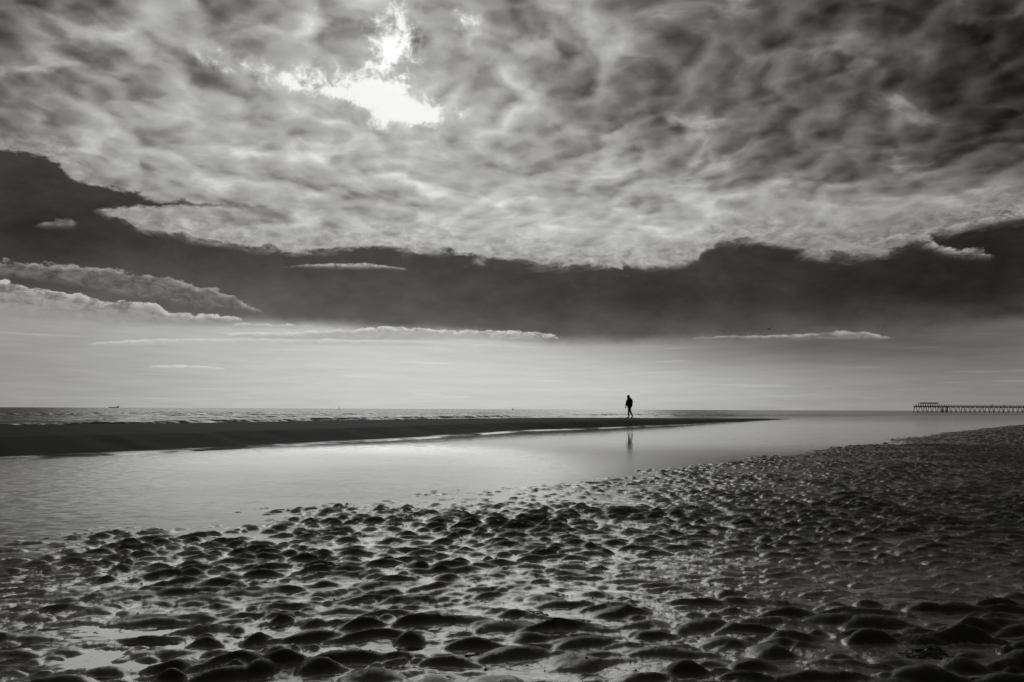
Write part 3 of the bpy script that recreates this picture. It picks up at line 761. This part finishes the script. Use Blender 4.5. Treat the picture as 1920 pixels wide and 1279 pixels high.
# ------------------------------------------------------------------ gull
def build_bird():
    p = at_dist(1443, 617, 115)
    bm = bmesh.new()
    secs = [(-.24, .012), (-.19, .035), (-.12, .05), (0, .075), (.12, .06), (.22, .03), (.32, .035), (.38, .01)]
    ring = []
    for x, r_ in secs: ring.append([bm.verts.new((x, r_ * math.cos(t * math.pi / 4), r_ * .9 * math.sin(t * math.pi / 4))) for t in range(8)])
    for a_, b_ in zip(ring[:-1], ring[1:]):
        for i in range(8): bm.faces.new((a_[i], a_[(i + 1) % 8], b_[(i + 1) % 8], b_[i]))
    bm.faces.new(ring[0][::-1]); bm.faces.new(ring[-1])
    for s_ in (-1, 1):
        pts = [(0, .05, .11, .04, 0), (0, .28, .10, .035, .10), (-.01, .48, .07, .03, .10), (.06, .68, .02, .012, .03)]
        st_ = []
        for cx, y, c_, th_, z in pts:
            st_.append([bm.verts.new(v_) for v_ in ((cx - c_, s_ * y, z), (cx, s_ * y, z + th_ * .5), (cx + c_, s_ * y, z), (cx, s_ * y, z - th_ * .3))])
        for a_, b_ in zip(st_[:-1], st_[1:]):
            for i in range(4): bm.faces.new((a_[i], a_[(i + 1) % 4], b_[(i + 1) % 4], b_[i]))
        bm.faces.new(st_[-1]); bm.faces.new(st_[0][::-1])
    o = from_bm('seagull', bm, M_BIRD, None, True); o.location = p; o.rotation_euler = (R(-14), R(4), R(115))
    st(o, None, 'single dark seagull gliding under the dark cloud bank', 'bird')
build_bird()

# ------------------------------------------------------------------ wrack on the sand
def hgt(x, y): return float(beach_height(np.array([[x]], np.float32), np.array([[y]], np.float32))[0, 0])
def weed(px, py, size, lab, n=46):
    p = ground(px, py); rnd = random.Random(int(px))
    z0 = hgt(p.x, p.y); p = at_dist(px, py, 1) if False else ground(px, py, z0)
    bm = bmesh.new()
    for i in range(n):
        a = rnd.uniform(0, 6.28); r_ = size * math.sqrt(rnd.random()) * .8
        cx, cy = r_ * math.cos(a) * 1.3, r_ * math.sin(a) * .8
        pts = []; d_ = rnd.uniform(0, 6.28); L = size * rnd.uniform(.25, .6)
        for k in range(5):
            gx, gy = p.x + cx, p.y + cy
            pts.append(Vector((cx, cy, hgt(gx, gy) - z0 + .004 + rnd.uniform(0, .16) * size * math.exp(-(r_ / size) ** 2 * 2) * .5)))
            cx += math.cos(d_) * L / 4; cy += math.sin(d_) * L / 4; d_ += rnd.uniform(-.9, .9)
        w_ = size * rnd.uniform(.03, .07)
        for a_, b_ in zip(pts[:-1], pts[1:]): tube(bm, a_, b_, w_ * .6, w_ * .5, 5)
    o = from_bm('seaweed_clump', bm, M_WEED); o.location = (p.x, p.y, z0)
    st(o, None, lab, 'seaweed', 'dark scraps of seaweed on the sand')
weed(1735, 1212, .11, 'large dark clump of seaweed on the dim sand at lower right')
weed(1012, 1152, .07, 'dark seaweed scraps strewn across a mound in the middle of the foreground', 30)
weed(848, 1156, .045, 'small dark seaweed scrap left of the strewn seaweed in the middle', 12)
weed(1058, 1118, .06, 'dark seaweed scrap on a mound above the middle of the foreground', 14)
weed(1468, 1188, .06, 'small seaweed clump on the left shoulder of a mound at lower right', 26)
def shell(px, py, rz, lab, L=.05):
    p = ground(px, py); z0 = hgt(p.x, p.y); p = ground(px, py, z0)
    bm = bmesh.new(); n = 9; ring = []
    for i in range(n + 1):
        t = i / n; x = (t - .5) * L; w_ = .16 * L * math.sin(math.pi * min(max(t, .04), .96)) ** .5
        ring.append([bm.verts.new((x, w_ * math.cos(k * math.pi / 4), w_ * .55 * math.sin(k * math.pi / 4) + .002)) for k in range(8)])
    for a_, b_ in zip(ring[:-1], ring[1:]):
        for i in range(8): bm.faces.new((a_[i], a_[(i + 1) % 8], b_[(i + 1) % 8], b_[i]))
    bm.faces.new(ring[0]); bm.faces.new(ring[-1][::-1])
    o = from_bm('razor_shell', bm, M_SHELL, None, True); o.location = (p.x, p.y, hgt(p.x, p.y) + .003); o.rotation_euler.z = rz
    st(o, None, lab, 'shell')
shell(1830, 1267, .1, 'pale narrow shell lying on the dark sand at the lower right corner', .075)

# crumbs of shell and grit strewn over the near sand: far too many to count
def grit():
    rnd = random.Random(3); bm = bmesh.new(); N = 1500
    ys = np.array([2.6 + 7.5 * rnd.random() ** 1.6 for _ in range(N)], np.float32); xs = np.array([rnd.uniform(-.75, .85) * (y + .6) for y in ys], np.float32)
    hz = beach_height(xs[None], ys[None])[0]
    for x, y, z in zip(xs, ys, hz):
        if z < .002: continue
        r_ = rnd.uniform(.0018, .0055) * (1.8 if rnd.random() < .06 else 1)
        a = rnd.uniform(0, 6.28); vs = []
        for k in range(5):
            t = a + k * 1.2566; vs.append(bm.verts.new((x + r_ * math.cos(t) * rnd.uniform(.7, 1.6), y + r_ * math.sin(t), z + .0005 + rnd.uniform(0, .3) * r_)))
        tp = bm.verts.new((x, y, z + r_ * rnd.uniform(.8, 1.5)))
        for k in range(5): bm.faces.new((vs[k], vs[(k + 1) % 5], tp))
    st(from_bm('shell_grit', bm, M_WEED), 'stuff', 'fine dark grit and weed crumbs strewn over the near sand', 'grit')
grit()
